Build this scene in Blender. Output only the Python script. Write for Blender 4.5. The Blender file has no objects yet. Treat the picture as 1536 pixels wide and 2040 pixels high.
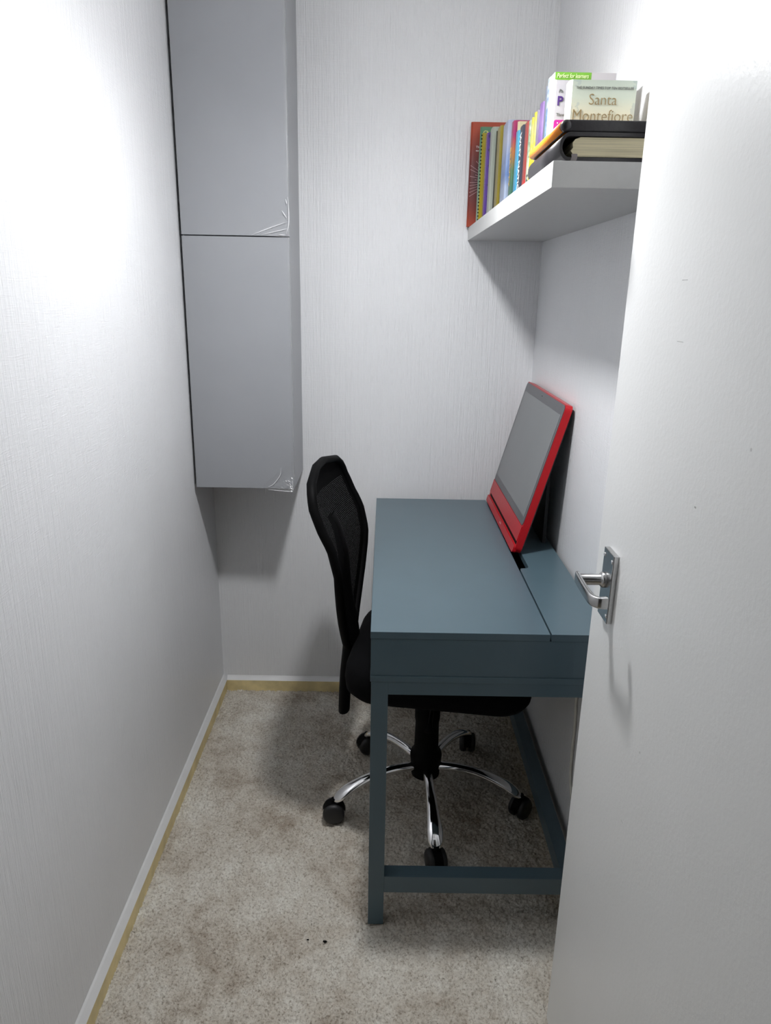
import bpy, bmesh, math, random
import numpy as np
from mathutils import Matrix, Vector

random.seed(4); rng = np.random.default_rng(4)
scene = bpy.context.scene
COL = scene.collection

# ------------------------------------------------------------------ camera
cam_d = bpy.data.cameras.new('camera'); cam = bpy.data.objects.new('camera', cam_d); COL.objects.link(cam)
CR = ((0.9998334, 0.0001438, 0.0182532), (-0.0174993, 0.2920769, 0.9562347), (0.0051939, 0.9563948, -0.2920307))
right, up, fwd = (Vector(v) for v in CR)
M4 = Matrix.Identity(4)
for i in range(3):
    M4[i][0], M4[i][1], M4[i][2] = right[i], up[i], -fwd[i]
M4.translation = Vector((0.0186, -1.3359, 1.4270))
cam.matrix_world = M4
cam_d.sensor_fit = 'HORIZONTAL'; cam_d.sensor_width = 36.0; cam_d.lens = 1430.6 / 1536 * 36.0
cam_d.clip_start = 0.02
scene.camera = cam

# ------------------------------------------------------------------ world and exposure
world = bpy.data.worlds.new('world'); scene.world = world; world.use_nodes = True
world.node_tree.nodes['Background'].inputs[0].default_value = (0.9, 0.95, 1.0, 1)
world.node_tree.nodes['Background'].inputs[1].default_value = 0.04
vs = scene.view_settings
vs.view_transform = 'Standard'; vs.look = 'None'; vs.gamma = 1.0; vs.use_curve_mapping = False
vs.exposure = 0.12
BULB, FILL_UP = 490.0, 135.0          # emission of the pendant lamp's lower diffuser and its added uplight

# ------------------------------------------------------------------ room dimensions (metres)
XL, XR, YB, YF = -0.561, 0.5045, 1.0512, -0.99
CEIL = 2.36
LAMP = Vector((0.022, 0.110, 1.950))

# ------------------------------------------------------------------ node helpers
def new_mat(name):
    m = bpy.data.materials.new(name); m.use_nodes = True
    nt = m.node_tree; b = nt.nodes['Principled BSDF']
    return m, nt, b

def N(nt, kind, **kw):
    n = nt.nodes.new(kind)
    for k, v in kw.items():
        if k.startswith('i_'):
            n.inputs[k[2:].replace('_', ' ')].default_value = v
        else:
            setattr(n, k, v)
    return n

def coords(nt, scale=(1, 1, 1), kind='Object'):
    tc = N(nt, 'ShaderNodeTexCoord'); mp = N(nt, 'ShaderNodeMapping')
    mp.inputs['Scale'].default_value = scale
    nt.links.new(tc.outputs[kind], mp.inputs['Vector'])
    return mp.outputs['Vector']

def noise(nt, vec, scale, detail=4, rough=0.55):
    n = N(nt, 'ShaderNodeTexNoise'); n.inputs['Scale'].default_value = scale
    n.inputs['Detail'].default_value = detail; n.inputs['Roughness'].default_value = rough
    nt.links.new(vec, n.inputs['Vector']); return n.outputs['Fac']

def ramp(nt, fac, stops):
    r = N(nt, 'ShaderNodeValToRGB'); e = r.color_ramp.elements
    while len(e) < len(stops): e.new(0.5)
    for k, (p, c) in enumerate(stops):
        e[k].position = p; e[k].color = (*c, 1) if len(c) == 3 else c
    nt.links.new(fac, r.inputs['Fac']); return r.outputs['Color']

def math_node(nt, op, a, b=None):
    n = N(nt, 'ShaderNodeMath', operation=op)
    for k, v in enumerate((a, b)):
        if v is None: continue
        if isinstance(v, (int, float)): n.inputs[k].default_value = v
        else: nt.links.new(v, n.inputs[k])
    return n.outputs[0]

def bump(nt, b, height, strength, dist=0.002, prev=None):
    n = N(nt, 'ShaderNodeBump'); n.inputs['Strength'].default_value = strength
    n.inputs['Distance'].default_value = dist
    nt.links.new(height, n.inputs['Height'])
    if prev is not None: nt.links.new(prev, n.inputs['Normal'])
    nt.links.new(n.outputs['Normal'], b.inputs['Normal']); return n.outputs['Normal']

def srgb(r, g, b):
    f = lambda c: (c / 255 / 12.92) if c <= 10 else ((c / 255 + 0.055) / 1.055) ** 2.4
    return (f(r), f(g), f(b))

def simple(name, col, rough=0.5, metal=0.0, grain=0.06, gscale=60, bmp=0.0, spec=0.5, coat=0.0):
    """plain paint / plastic / metal with a faint procedural mottling"""
    m, nt, b = new_mat(name)
    v = coords(nt); f = noise(nt, v, gscale, 3)
    lo = tuple(max(0, c * (1 - grain)) for c in col); hi = tuple(min(1, c * (1 + grain)) for c in col)
    nt.links.new(ramp(nt, f, [(0.3, lo), (0.7, hi)]), b.inputs['Base Color'])
    b.inputs['Roughness'].default_value = rough; b.inputs['Metallic'].default_value = metal
    b.inputs['Specular IOR Level'].default_value = spec
    b.inputs['Coat Weight'].default_value = coat
    if bmp: bump(nt, b, f, bmp, 0.001)
    return m

def wallpaper(name, axis, col=(0.80, 0.805, 0.82), strength=0.8, rough=0.38):
    """vinyl wallpaper embossed with upright fibres; axis = horizontal axis of the wall"""
    m, nt, b = new_mat(name)
    s1 = (170, 170, 3.2); s2 = (420, 420, 34); s3 = (30, 30, 500)
    n1 = noise(nt, coords(nt, s1), 1.0, 3); n2 = noise(nt, coords(nt, s2), 1.0, 2); n3 = noise(nt, coords(nt, s3), 1.0, 2)
    n4 = noise(nt, coords(nt, (3, 3, 2)), 1.0, 3)
    h = math_node(nt, 'ADD', math_node(nt, 'MULTIPLY', n1, 1.0), math_node(nt, 'ADD', math_node(nt, 'MULTIPLY', n2, 0.55), math_node(nt, 'MULTIPLY', n3, 0.28)))
    lo = tuple(c * 0.96 for c in col)
    nt.links.new(ramp(nt, n4, [(0.35, lo), (0.65, col)]), b.inputs['Base Color'])
    b.inputs['Roughness'].default_value = rough
    b.inputs['Specular IOR Level'].default_value = 0.45
    bump(nt, b, h, strength, 0.0028)
    return m

MAT = {}
MAT['wall_left'] = wallpaper('wallpaper_left', 'y')
MAT['wall_back'] = wallpaper('wallpaper_back', 'x')
MAT['white_paint'] = simple('white_paint', (0.74, 0.74, 0.74), 0.45, grain=0.03, gscale=20)
MAT['ceiling'] = simple('ceiling_paint', (0.80, 0.80, 0.80), 0.8, grain=0.02)
MAT['bare_wood'] = simple('bare_skirting', srgb(226, 208, 156), 0.6, grain=0.16, gscale=18)
MAT['cab_grey'] = simple('cabinet_grey', srgb(150, 152, 156), 0.34, grain=0.02, gscale=9)
MAT['cab_dark'] = simple('cabinet_gap_shade', srgb(60, 62, 66), 0.6)
MAT['desk'] = simple('desk_blue_grey', srgb(76, 95, 104), 0.30, grain=0.025, gscale=14, spec=0.5)
MAT['desk_inside'] = simple('desk_inside', srgb(70, 82, 88), 0.6)
MAT['black_plastic'] = simple('black_plastic', (0.002, 0.002, 0.0022), 0.6, grain=0.1, spec=0.07)
MAT['black_fabric'] = simple('black_fabric', (0.003, 0.003, 0.0035), 0.95, grain=0.3, gscale=500, bmp=0.3, spec=0.1)
MAT['rubber'] = simple('black_rubber', (0.008, 0.008, 0.009), 0.5)
MAT['chrome'] = simple('chrome', (0.86, 0.86, 0.87), 0.07, metal=1.0, grain=0.02)
MAT['steel'] = simple('satin_steel', (0.50, 0.50, 0.50), 0.24, metal=1.0, grain=0.08, gscale=160)
MAT['red'] = simple('red_gloss', srgb(176, 18, 28), 0.32, grain=0.03, spec=0.35)
MAT['red_dark'] = simple('red_groove', (0.006, 0.002, 0.002), 0.7, spec=0.1)
MAT['bezel'] = simple('bezel_grey', srgb(72, 72, 76), 0.30, grain=0.02)
MAT['shell_black'] = simple('shell_black', (0.012, 0.012, 0.013), 0.5)
MAT['cord_white'] = simple('cord_white', (0.70, 0.68, 0.62), 0.5)
MAT['page'] = None

def screen_mat():
    m, nt, b = new_mat('screen_reflection_grey')
    f = noise(nt, coords(nt, (4, 4, 4)), 1.0, 2)
    nt.links.new(ramp(nt, f, [(0.3, srgb(96, 100, 101)), (0.7, srgb(103, 106, 107))]), b.inputs['Base Color'])  # grey base colour stands in for the bright wall reflected in the screen
    b.inputs['Roughness'].default_value = 0.28; b.inputs['Coat Weight'].default_value = 0.3
    b.inputs['Coat Roughness'].default_value = 0.2
    return m
MAT['screen'] = screen_mat()

def door_mat():
    m, nt, b = new_mat('door_gloss_paint')
    n1 = noise(nt, coords(nt, (1, 1, 1)), 130, 3); n2 = noise(nt, coords(nt), 2.5, 4)
    sp = N(nt, 'ShaderNodeTexVoronoi'); sp.inputs['Scale'].default_value = 9.0
    nt.links.new(coords(nt), sp.inputs['Vector'])
    base = ramp(nt, n2, [(0.3, (0.76, 0.765, 0.755)), (0.7, (0.79, 0.795, 0.79))])
    mx = N(nt, 'ShaderNodeMix', data_type='RGBA')
    nt.links.new(ramp(nt, sp.outputs['Distance'], [(0.014, (1, 1, 1)), (0.02, (0, 0, 0))]), mx.inputs[0])
    nt.links.new(base, mx.inputs[6]); mx.inputs[7].default_value = (0.55, 0.55, 0.54, 1)
    nt.links.new(mx.outputs[2], b.inputs['Base Color'])
    b.inputs['Roughness'].default_value = 0.36; b.inputs['Specular IOR Level'].default_value = 0.5
    bump(nt, b, n1, 0.22, 0.0012)
    return m
MAT['door'] = door_mat(); MAT['scuff'] = simple('scuffed_paint', (0.42, 0.42, 0.41), 0.6)

def carpet_mat():
    m, nt, b = new_mat('carpet_beige')
    v = coords(nt)
    big = noise(nt, v, 4.2, 5, 0.65); mid = noise(nt, v, 24, 6, 0.75); fine = noise(nt, v, 170, 3, 0.75)
    c1 = ramp(nt, math_node(nt, 'ADD', math_node(nt, 'MULTIPLY', big, 0.66), math_node(nt, 'MULTIPLY', mid, 0.34)),
              [(0.34, srgb(152, 138, 122)), (0.48, srgb(200, 193, 181)), (0.62, srgb(222, 219, 210))])
    mx = N(nt, 'ShaderNodeMix', data_type='RGBA', blend_type='MULTIPLY'); mx.inputs[0].default_value = 1.0
    nt.links.new(c1, mx.inputs[6])
    nt.links.new(ramp(nt, fine, [(0.34, (0.50, 0.47, 0.44)), (0.47, (0.86, 0.85, 0.84)), (0.62, (1, 1, 1))]), mx.inputs[7])
    nt.links.new(mx.outputs[2], b.inputs['Base Color'])
    b.inputs['Roughness'].default_value = 1.0; b.inputs['Specular IOR Level'].default_value = 0.05
    bump(nt, b, fine, 0.5, 0.003)
    return m
MAT['carpet'] = carpet_mat()

def page_mat(name, axis, col):
    m, nt, b = new_mat(name)
    sc = [6, 6, 6]; sc[axis] = 900
    f = noise(nt, coords(nt, tuple(sc)), 1.0, 2)
    nt.links.new(ramp(nt, f, [(0.35, tuple(c * 0.72 for c in col)), (0.6, col)]), b.inputs['Base Color'])
    b.inputs['Roughness'].default_value = 0.9
    bump(nt, b, f, 0.3, 0.001)
    return m
MAT['page'] = page_mat('book_pages', 1, srgb(226, 214, 180))
MAT['page_flat'] = page_mat('organiser_pages', 2, srgb(222, 212, 178))

def mesh_fabric():
    m, nt, b = new_mat('black_mesh_fabric')
    b.inputs['Base Color'].default_value = (0.002, 0.002, 0.0022, 1); b.inputs['Roughness'].default_value = 0.8; b.inputs['Specular IOR Level'].default_value = 0.05
    tc = N(nt, 'ShaderNodeTexCoord'); sx = N(nt, 'ShaderNodeSeparateXYZ'); nt.links.new(tc.outputs['Object'], sx.inputs[0])
    a = math_node(nt, 'SINE', math_node(nt, 'MULTIPLY', sx.outputs['Y'], 1500.0))
    c = math_node(nt, 'SINE', math_node(nt, 'MULTIPLY', sx.outputs['Z'], 1500.0))
    hole = math_node(nt, 'MULTIPLY', math_node(nt, 'GREATER_THAN', a, 0.88), math_node(nt, 'GREATER_THAN', c, 0.88))
    tr = N(nt, 'ShaderNodeBsdfTransparent'); ms = N(nt, 'ShaderNodeMixShader')
    nt.links.new(hole, ms.inputs[0]); nt.links.new(b.outputs[0], ms.inputs[1]); nt.links.new(tr.outputs[0], ms.inputs[2])
    nt.links.new(ms.outputs[0], nt.nodes['Material Output'].inputs[0])
    return m
MAT['mesh'] = mesh_fabric()

def film_mat():
    m, nt, b = new_mat('clear_film')
    gl = N(nt, 'ShaderNodeBsdfGlossy'); gl.inputs['Roughness'].default_value = 0.3; gl.inputs['Color'].default_value = (1, 1, 1, 1)
    di = N(nt, 'ShaderNodeBsdfDiffuse'); di.inputs['Color'].default_value = (0.9, 0.9, 0.92, 1)
    tr = N(nt, 'ShaderNodeBsdfTransparent'); m1 = N(nt, 'ShaderNodeMixShader'); m2 = N(nt, 'ShaderNodeMixShader')
    m1.inputs[0].default_value = 0.45; nt.links.new(gl.outputs[0], m1.inputs[1]); nt.links.new(di.outputs[0], m1.inputs[2])
    lw = N(nt, 'ShaderNodeLayerWeight'); lw.inputs[0].default_value = 0.3
    f = math_node(nt, 'ADD', math_node(nt, 'MULTIPLY', lw.outputs['Facing'], 0.35), 0.06)
    nt.links.new(f, m2.inputs[0]); nt.links.new(tr.outputs[0], m2.inputs[1]); nt.links.new(m1.outputs[0], m2.inputs[2])
    nt.links.new(m2.outputs[0], nt.nodes['Material Output'].inputs[0])
    return m
MAT['film'] = film_mat(); MAT['crease'] = simple('film_glint', (0.80, 0.80, 0.82), 0.3, grain=0.05)

def bulb_mat(name, strength):
    m, nt, b = new_mat(name)
    b.inputs['Base Color'].default_value = (0.9, 0.9, 0.9, 1)
    b.inputs['Emission Color'].default_value = (0.975, 0.985, 1.0, 1)
    b.inputs['Emission Strength'].default_value = strength
    return m
MAT['bulb'] = bulb_mat('lit_diffuser', BULB); MAT['fill_up'] = bulb_mat('added_uplight', FILL_UP)

# ------------------------------------------------------------------ object helpers
def link(name, me, mats, parent=None, smooth=False):
    o = bpy.data.objects.new(name, me); COL.objects.link(o)
    for m in (mats if isinstance(mats, (list, tuple)) else [mats]): me.materials.append(m)
    if parent is not None: o.parent = parent
    if smooth:
        for p in me.polygons: p.use_smooth = True
    return o

def from_bm(name, bm, mats, parent=None, smooth=False):
    me = bpy.data.meshes.new(name); bmesh.ops.recalc_face_normals(bm, faces=bm.faces)
    bm.to_mesh(me); bm.free()
    return link(name, me, mats, parent, smooth)

def tag(o, label, cat=None, group=None, kind=None):
    o['label'] = label
    if cat: o['category'] = cat
    if group: o['group'] = group
    if kind: o['kind'] = kind
    return o

def empty(name, loc, label, cat, group=None, kind=None):
    o = bpy.data.objects.new(name, None); COL.objects.link(o); o.location = loc
    o.empty_display_size = 0.05
    return tag(o, label, cat, group, kind)

def bm_box(bm, a, b, bev=0.0, seg=2):
    """axis box from corner a to corner b"""
    t = bmesh.new(); bmesh.ops.create_cube(t, size=1.0)
    for v in t.verts:
        v.co = Vector(((a[0] + b[0]) / 2 + v.co.x * (b[0] - a[0]), (a[1] + b[1]) / 2 + v.co.y * (b[1] - a[1]), (a[2] + b[2]) / 2 + v.co.z * (b[2] - a[2])))
    if bev: bmesh.ops.bevel(t, geom=list(t.edges), offset=bev, segments=seg, profile=0.6, affect='EDGES')
    me = bpy.data.meshes.new('tmp'); t.to_mesh(me); t.free(); bm.from_mesh(me); bpy.data.meshes.remove(me)
    return bm

def box(name, a, b, mat, parent=None, bev=0.0, origin=None, smooth=False):
    o = Vector(origin) if origin else Vector((0, 0, 0))
    bm = bmesh.new(); bm_box(bm, Vector(a) - o, Vector(b) - o, bev)
    ob = from_bm(name, bm, mat, parent, smooth)
    if parent is None: ob.location = o
    return ob

def bm_prism(bm, pts, axis, lo, hi):
    """extrude a closed 2D outline along axis; pts are in the two remaining axes in order"""
    def mk(p, h):
        c = [0, 0, 0]; k = [i for i in range(3) if i != axis]
        c[axis] = h; c[k[0]] = p[0]; c[k[1]] = p[1]; return c
    A = [bm.verts.new(mk(p, lo)) for p in pts]; B = [bm.verts.new(mk(p, hi)) for p in pts]
    n = len(pts)
    bm.faces.new(A); bm.faces.new(B[::-1])
    side = []
    for i in range(n):
        side.append(bm.faces.new((A[i], B[i], B[(i + 1) % n], A[(i + 1) % n])))
    return side

def bm_lathe(bm, prof, n=24, c=(0, 0, 0), axis=2):
    rings = []
    def mk(r, a, h):
        p = [0, 0, 0]; k = [i for i in range(3) if i != axis]
        p[axis] = h; p[k[0]] = r * math.cos(a); p[k[1]] = r * math.sin(a)
        return Vector(p) + Vector(c)
    for r, h in prof:
        rings.append([bm.verts.new(mk(max(r, 1e-4), 2 * math.pi * i / n, h)) for i in range(n)])
    for a, b in zip(rings, rings[1:]):
        for i in range(n): bm.faces.new((a[i], a[(i + 1) % n], b[(i + 1) % n], b[i]))
    bm.faces.new(rings[0][::-1]); bm.faces.new(rings[-1])
    return bm

def bm_sweep(bm, pts, rw, rh, side=None, n=12, closed=False, sq=1.0):
    """tube along pts with half width rw (sideways) and half height rh"""
    pts = [Vector(p) for p in pts]; m = len(pts)
    rw = [rw] * m if isinstance(rw, (int, float)) else rw
    rh = [rh] * m if isinstance(rh, (int, float)) else rh
    rings = []
    for i, p in enumerate(pts):
        if closed: t = (pts[(i + 1) % m] - pts[i - 1]).normalized()
        else: t = (pts[min(i + 1, m - 1)] - pts[max(i - 1, 0)]).normalized()
        s = Vector(side) if side else Vector((0, 0, 1)).cross(t)
        if s.length < 1e-4: s = Vector((1, 0, 0))
        s = (s - t * s.dot(t)).normalized(); u = t.cross(s)
        cs = lambda v: math.copysign(abs(v) ** sq, v)
        rings.append([bm.verts.new(p + s * rw[i] * cs(math.cos(2 * math.pi * k / n)) + u * rh[i] * cs(math.sin(2 * math.pi * k / n))) for k in range(n)])
    pairs = list(zip(rings, rings[1:])) + ([(rings[-1], rings[0])] if closed else [])
    for a, b in pairs:
        for k in range(n): bm.faces.new((a[k], a[(k + 1) % n], b[(k + 1) % n], b[k]))
    if not closed:
        bm.faces.new(rings[0][::-1]); bm.faces.new(rings[-1])
    return bm

def smooth_path(pts, n=8):
    """Catmull-Rom through pts"""
    P = [Vector(p) for p in pts]; P = [P[0] * 2 - P[1]] + P + [P[-1] * 2 - P[-2]]
    out = []
    for i in range(1, len(P) - 2):
        for k in range(n):
            t = k / n; a, b, c, d = P[i - 1], P[i], P[i + 1], P[i + 2]
            out.append(0.5 * ((2 * b) + (c - a) * t + (2 * a - 5 * b + 4 * c - d) * t * t + (3 * b - a - 3 * c + d) * t ** 3))
    out.append(P[-2]); return out

def lerp_tab(tab, x):
    xs = [t[0] for t in tab]; ys = [t[1] for t in tab]
    return float(np.interp(x, xs, ys))

def text_mesh(name, s, mat, parent, origin, X, Y, height=None, width=None, shear=0.0, depth=0.0004, align='LEFT', bold=0.0):
    """flat lettering: X = reading direction, Y = up of the letters"""
    cu = bpy.data.curves.new('t', 'FONT'); cu.body = s; cu.size = 1.0; cu.shear = shear; cu.align_x = align
    cu.extrude = 0.01; cu.resolution_u = 3; cu.offset = bold
    to = bpy.data.objects.new('t', cu); COL.objects.link(to)
    dg = bpy.context.evaluated_depsgraph_get(); me = bpy.data.meshes.new_from_object(to.evaluated_get(dg))
    bpy.data.objects.remove(to); bpy.data.curves.remove(cu)
    co = np.empty(len(me.vertices) * 3); me.vertices.foreach_get('co', co); co = co.reshape(-1, 3)
    lo, hi = co.min(0), co.max(0); w, h = hi[0] - lo[0], hi[1] - lo[1]
    sx = sy = (height / h) if height else (width / w)
    if height and width: sx = width / w
    X, Y = Vector(X), Vector(Y); Z = X.cross(Y); org = Vector(origin)
    offx = lo[0] if align == 'LEFT' else (lo[0] + hi[0]) / 2
    for v in me.vertices:
        v.co = org + X * ((v.co.x - offx) * sx) + Y * ((v.co.y - lo[1]) * sy) + Z * ((v.co.z + 0.01) / 0.02 * depth)
    me.name = name; me.materials.clear()
    return link(name, me, mat, parent)

# ------------------------------------------------------------------ structure
T = 0.08
w = box('wall_left', (XL - T, YF - 0.1, -0.02), (XL, YB + T, CEIL), MAT['wall_left'])
tag(w, 'white embossed wallpapered wall on the left, beside the grey cabinet', 'wall', kind='structure')
w = box('wall_back', (XL, YB, -0.02), (XR, YB + T, CEIL), MAT['wall_back'])
tag(w, 'white embossed wallpapered end wall behind desk and chair', 'wall', kind='structure')
w = box('wall_right', (XR, YF - 0.1, -0.02), (XR + T, YB + T, CEIL), MAT['wall_left'])
tag(w, 'white embossed wallpapered wall on the right behind desk and shelf', 'wall', kind='structure')
# front wall with the doorway the picture is taken through
DX0, DX1, DZ = -0.40, 0.425, 2.0
bm = bmesh.new()
bm_box(bm, (XL, YF - 0.1, -0.02), (DX0, YF, CEIL)); bm_box(bm, (DX1, YF - 0.1, -0.02), (XR, YF, CEIL)); bm_box(bm, (DX0, YF - 0.1, DZ), (DX1, YF, CEIL))
tag(from_bm('wall_front', bm, MAT['white_paint']), 'white wall around the doorway on the camera side', 'wall', kind='structure')
bm = bmesh.new()
bm_box(bm, (DX0, YF - 0.11, -0.02), (DX0 + 0.02, YF + 0.008, DZ)); bm_box(bm, (DX1 - 0.008, YF - 0.11, -0.02), (DX1, YF - 0.002, DZ)); bm_box(bm, (DX0, YF - 0.11, DZ - 0.02), (DX1, YF - 0.002, DZ))
tag(from_bm('trim_1', bm, MAT['white_paint']), 'white painted lining of the doorway', 'door frame', kind='structure')
# short hallway the camera stands in
bm = bmesh.new()
bm_box(bm, (-1.0, -2.7, -0.02), (-0.92, YF - 0.1, CEIL)); bm_box(bm, (0.92, -2.7, -0.02), (1.0, YF - 0.1, CEIL)); bm_box(bm, (-0.92, -2.7, -0.02), (0.92, -2.62, CEIL))
bm_box(bm, (-0.92, YF - 0.1, -0.02), (XL - T, YF - 0.05, CEIL)); bm_box(bm, (XR + T, YF - 0.1, -0.02), (0.92, YF - 0.05, CEIL))
MAT['hall'] = simple('hallway_paint', (0.14, 0.135, 0.13), 0.8)
tag(from_bm('wall_hallway', bm, MAT['hall']), 'muted hallway walls outside the doorway', 'wall', kind='structure')
tag(box('floor', (-1.0, -2.7, -0.06), (1.0, YB + T, -0.012), MAT['bare_wood']), 'floor slab under the beige carpet', 'floor', kind='structure')
tag(box('ceiling', (-1.0, -2.7, CEIL), (1.0, YB + T, CEIL + 0.06), MAT['ceiling']), 'white ceiling above the small room', 'ceiling', kind='structure')

# carpet: real pile relief on a fine grid
def carpet():
    x0, x1, y0, y1 = XL, XR, -0.62, YB
    s = 0.0031
    nx, ny = int((x1 - x0) / s), int((y1 - y0) / s)
    gx, gy = np.meshgrid(np.linspace(x0, x1, nx), np.linspace(y0, y1, ny))
    jx = rng.normal(0, s * 0.28, gx.shape); jy = rng.normal(0, s * 0.28, gx.shape)
    z = -0.0042 + rng.uniform(-0.0034, 0.0030, gx.shape)
    k = 3                                             # slow waves of trodden pile
    cz = rng.normal(0, 1, (ny // k + 3, nx // k + 3))
    yi = np.linspace(0, ny / k, ny); xi = np.linspace(0, nx / k, nx)
    a, b = yi.astype(int), xi.astype(int); fy = (yi - a)[:, None]; fx = (xi - b)[None]
    sm = cz[a][:, b] * (1 - fy) * (1 - fx) + cz[a + 1][:, b] * fy * (1 - fx) + cz[a][:, b + 1] * (1 - fy) * fx + cz[a + 1][:, b + 1] * fy * fx
    z += sm * 0.0016
    co = np.stack([np.clip(gx + jx, x0, x1), np.clip(gy + jy, y0, y1), np.minimum(z, -0.0003)], -1).reshape(-1, 3)
    idx = np.arange(nx * ny).reshape(ny, nx)
    f = np.stack([idx[:-1, :-1], idx[:-1, 1:], idx[1:, 1:], idx[1:, :-1]], -1).reshape(-1, 4)
    me = bpy.data.meshes.new('carpet')
    me.vertices.add(len(co)); me.vertices.foreach_set('co', co.astype(np.float32).ravel())
    me.loops.add(f.size); me.loops.foreach_set('vertex_index', f.astype(np.int32).ravel())
    me.polygons.add(len(f)); me.polygons.foreach_set('loop_start', np.arange(0, f.size, 4, dtype=np.int32))
    me.update(calc_edges=True); me.validate()
    o = link('carpet', me, MAT['carpet'])
    tag(o, 'mottled beige cut pile carpet covering the floor', 'carpet', kind='stuff')
    # plain run-out of the same carpet through the doorway, behind the camera
    h = box('carpet_runout', (-0.35, -2.6, -0.012), (0.35, y0, -0.003), MAT['carpet'])
    tag(h, 'beige carpet running out through the doorway', 'carpet', kind='stuff')
carpet()

# skirting: bare ochre face below, white painted chamfer above
def skirting(name, pts, axis, lo, hi, label):
    """pts: outline in the two other axes; face 2 (index) is the bare vertical face"""
    bm = bmesh.new(); side = bm_prism(bm, pts, axis, lo, hi)
    side[0].material_index = 1
    tag(from_bm(name, bm, [MAT['white_paint'], MAT['bare_wood']]), label, 'skirting', kind='structure')
sk = 0.014
skirting('baseboard_left', [(XL + sk, -0.012), (XL + sk, 0.036), (XL + 0.004, 0.052), (XL, 0.056), (XL, -0.012)], 1, YF, YB, 'low skirting along the left wall, white top and ochre face')
skirting('baseboard_back', [(YB - sk, -0.012), (YB - sk, 0.038), (YB - 0.004, 0.047), (YB, 0.052), (YB, -0.012)], 0, XL + sk, XR, 'low ochre skirting along the end wall behind the chair')
skirting('baseboard_right', [(XR - 0.010, -0.012), (XR - 0.010, 0.036), (XR - 0.003, 0.046), (XR, 0.052), (XR, -0.012)], 1, YF, YB - sk, 'low skirting along the right wall under the desk')

# ------------------------------------------------------------------ door standing open
DF, DB, DEY, DHY = 0.375, 0.414, -0.227, -0.985          # front face x, back face x, free edge y, hinge edge y
def door():
    o = Vector((DF, DHY, 0.008))
    bm = bmesh.new(); bm_box(bm, Vector((DF, DHY, 0.008)) - o, Vector((DB, DEY, 1.975)) - o, 0.0022, 2)
    d = from_bm('door_1', bm, MAT['door']); d.location = o
    tag(d, 'white gloss painted flush door standing open at the right', 'door', kind='structure')
    py0, py1, pz0, pz1, px = -0.3300, -0.2825, 0.9455, 1.0560, 0.3665
    bp = bmesh.new(); bm_box(bp, Vector((px, py0, pz0)) - o, Vector((DF, py1, pz1)) - o, 0.0012, 2)
    plate = from_bm('handle_plate', bp, MAT['steel'], d); plate['label'] = 'rectangular satin steel backplate'
    for y in (py0 + 0.006, py1 - 0.006):
        for z in (pz0 + 0.011, pz1 - 0.011):
            b2 = bmesh.new(); bm_lathe(b2, [(0.0034, 0.0005), (0.0034, -0.0008), (0.002, -0.0014)], 14, Vector((px, y, z)) - o, 0)
            from_bm('screw', b2, MAT['chrome'], plate, True)
    cy, cz = -0.2985, 1.0065
    lv = bmesh.new()
    bm_lathe(lv, [(0.0125, 0.0), (0.0125, -0.004), (0.0105, -0.006), (0.0085, -0.0075), (0.0085, -0.040), (0.0075, -0.0425)], 20, Vector((px, cy, cz)) - o, 0)
    path = smooth_path([Vector((0.3265, cy + 0.010, cz)), Vector((0.3255, cy - 0.006, cz)), Vector((0.3255, cy - 0.03, cz - 0.001)), Vector((0.326, cy - 0.055, cz - 0.002)), Vector((0.3285, cy - 0.072, cz - 0.003)), Vector((0.335, cy - 0.081, cz - 0.003)), Vector((0.341, cy - 0.082, cz - 0.003)), Vector((0.3465, cy - 0.0815, cz - 0.003))], 5)
    m = len(path)
    bm_sweep(lv, [p - o for p in path], [0.0095 - 0.0012 * math.sin(math.pi * i / (m - 1)) for i in range(m)], [0.0036 + 0.0014 * (i / (m - 1)) for i in range(m)], side=(0, 0, 1), n=20, sq=0.5)
    L = from_bm('lever', lv, MAT['steel'], plate, True); L['label'] = 'steel lever handle with the tip curled back to the door'
    # small knocks in the paint
    for (yy, zz, ln, wd) in ((-0.553, 1.200, 0.004, 0.0022), (-0.437, 1.448, 0.016, 0.0007), (-0.447, 1.377, 0.018, 0.0006), (-0.40, 1.03, 0.003, 0.001), (-0.47, 0.70, 0.008, 0.0008)):
        b3 = bmesh.new(); bm_box(b3, Vector((DF - 0.00025, yy - ln / 2, zz - wd / 2)) - o, Vector((DF + 0.0005, yy + ln / 2, zz + wd / 2)) - o)
        from_bm('paint_scuff', b3, MAT['scuff'], d)
    # hinges on the hidden edge
    for z in (0.25, 1.0, 1.72):
        h = bmesh.new(); bm_lathe(h, [(0.006, -0.04), (0.006, 0.04)], 12, Vector((DF + 0.002, DHY - 0.001, z)) - o + Vector((0, 0, 0)), 2)
        from_bm('hinge', h, MAT['steel'], d, True)
door()

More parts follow.
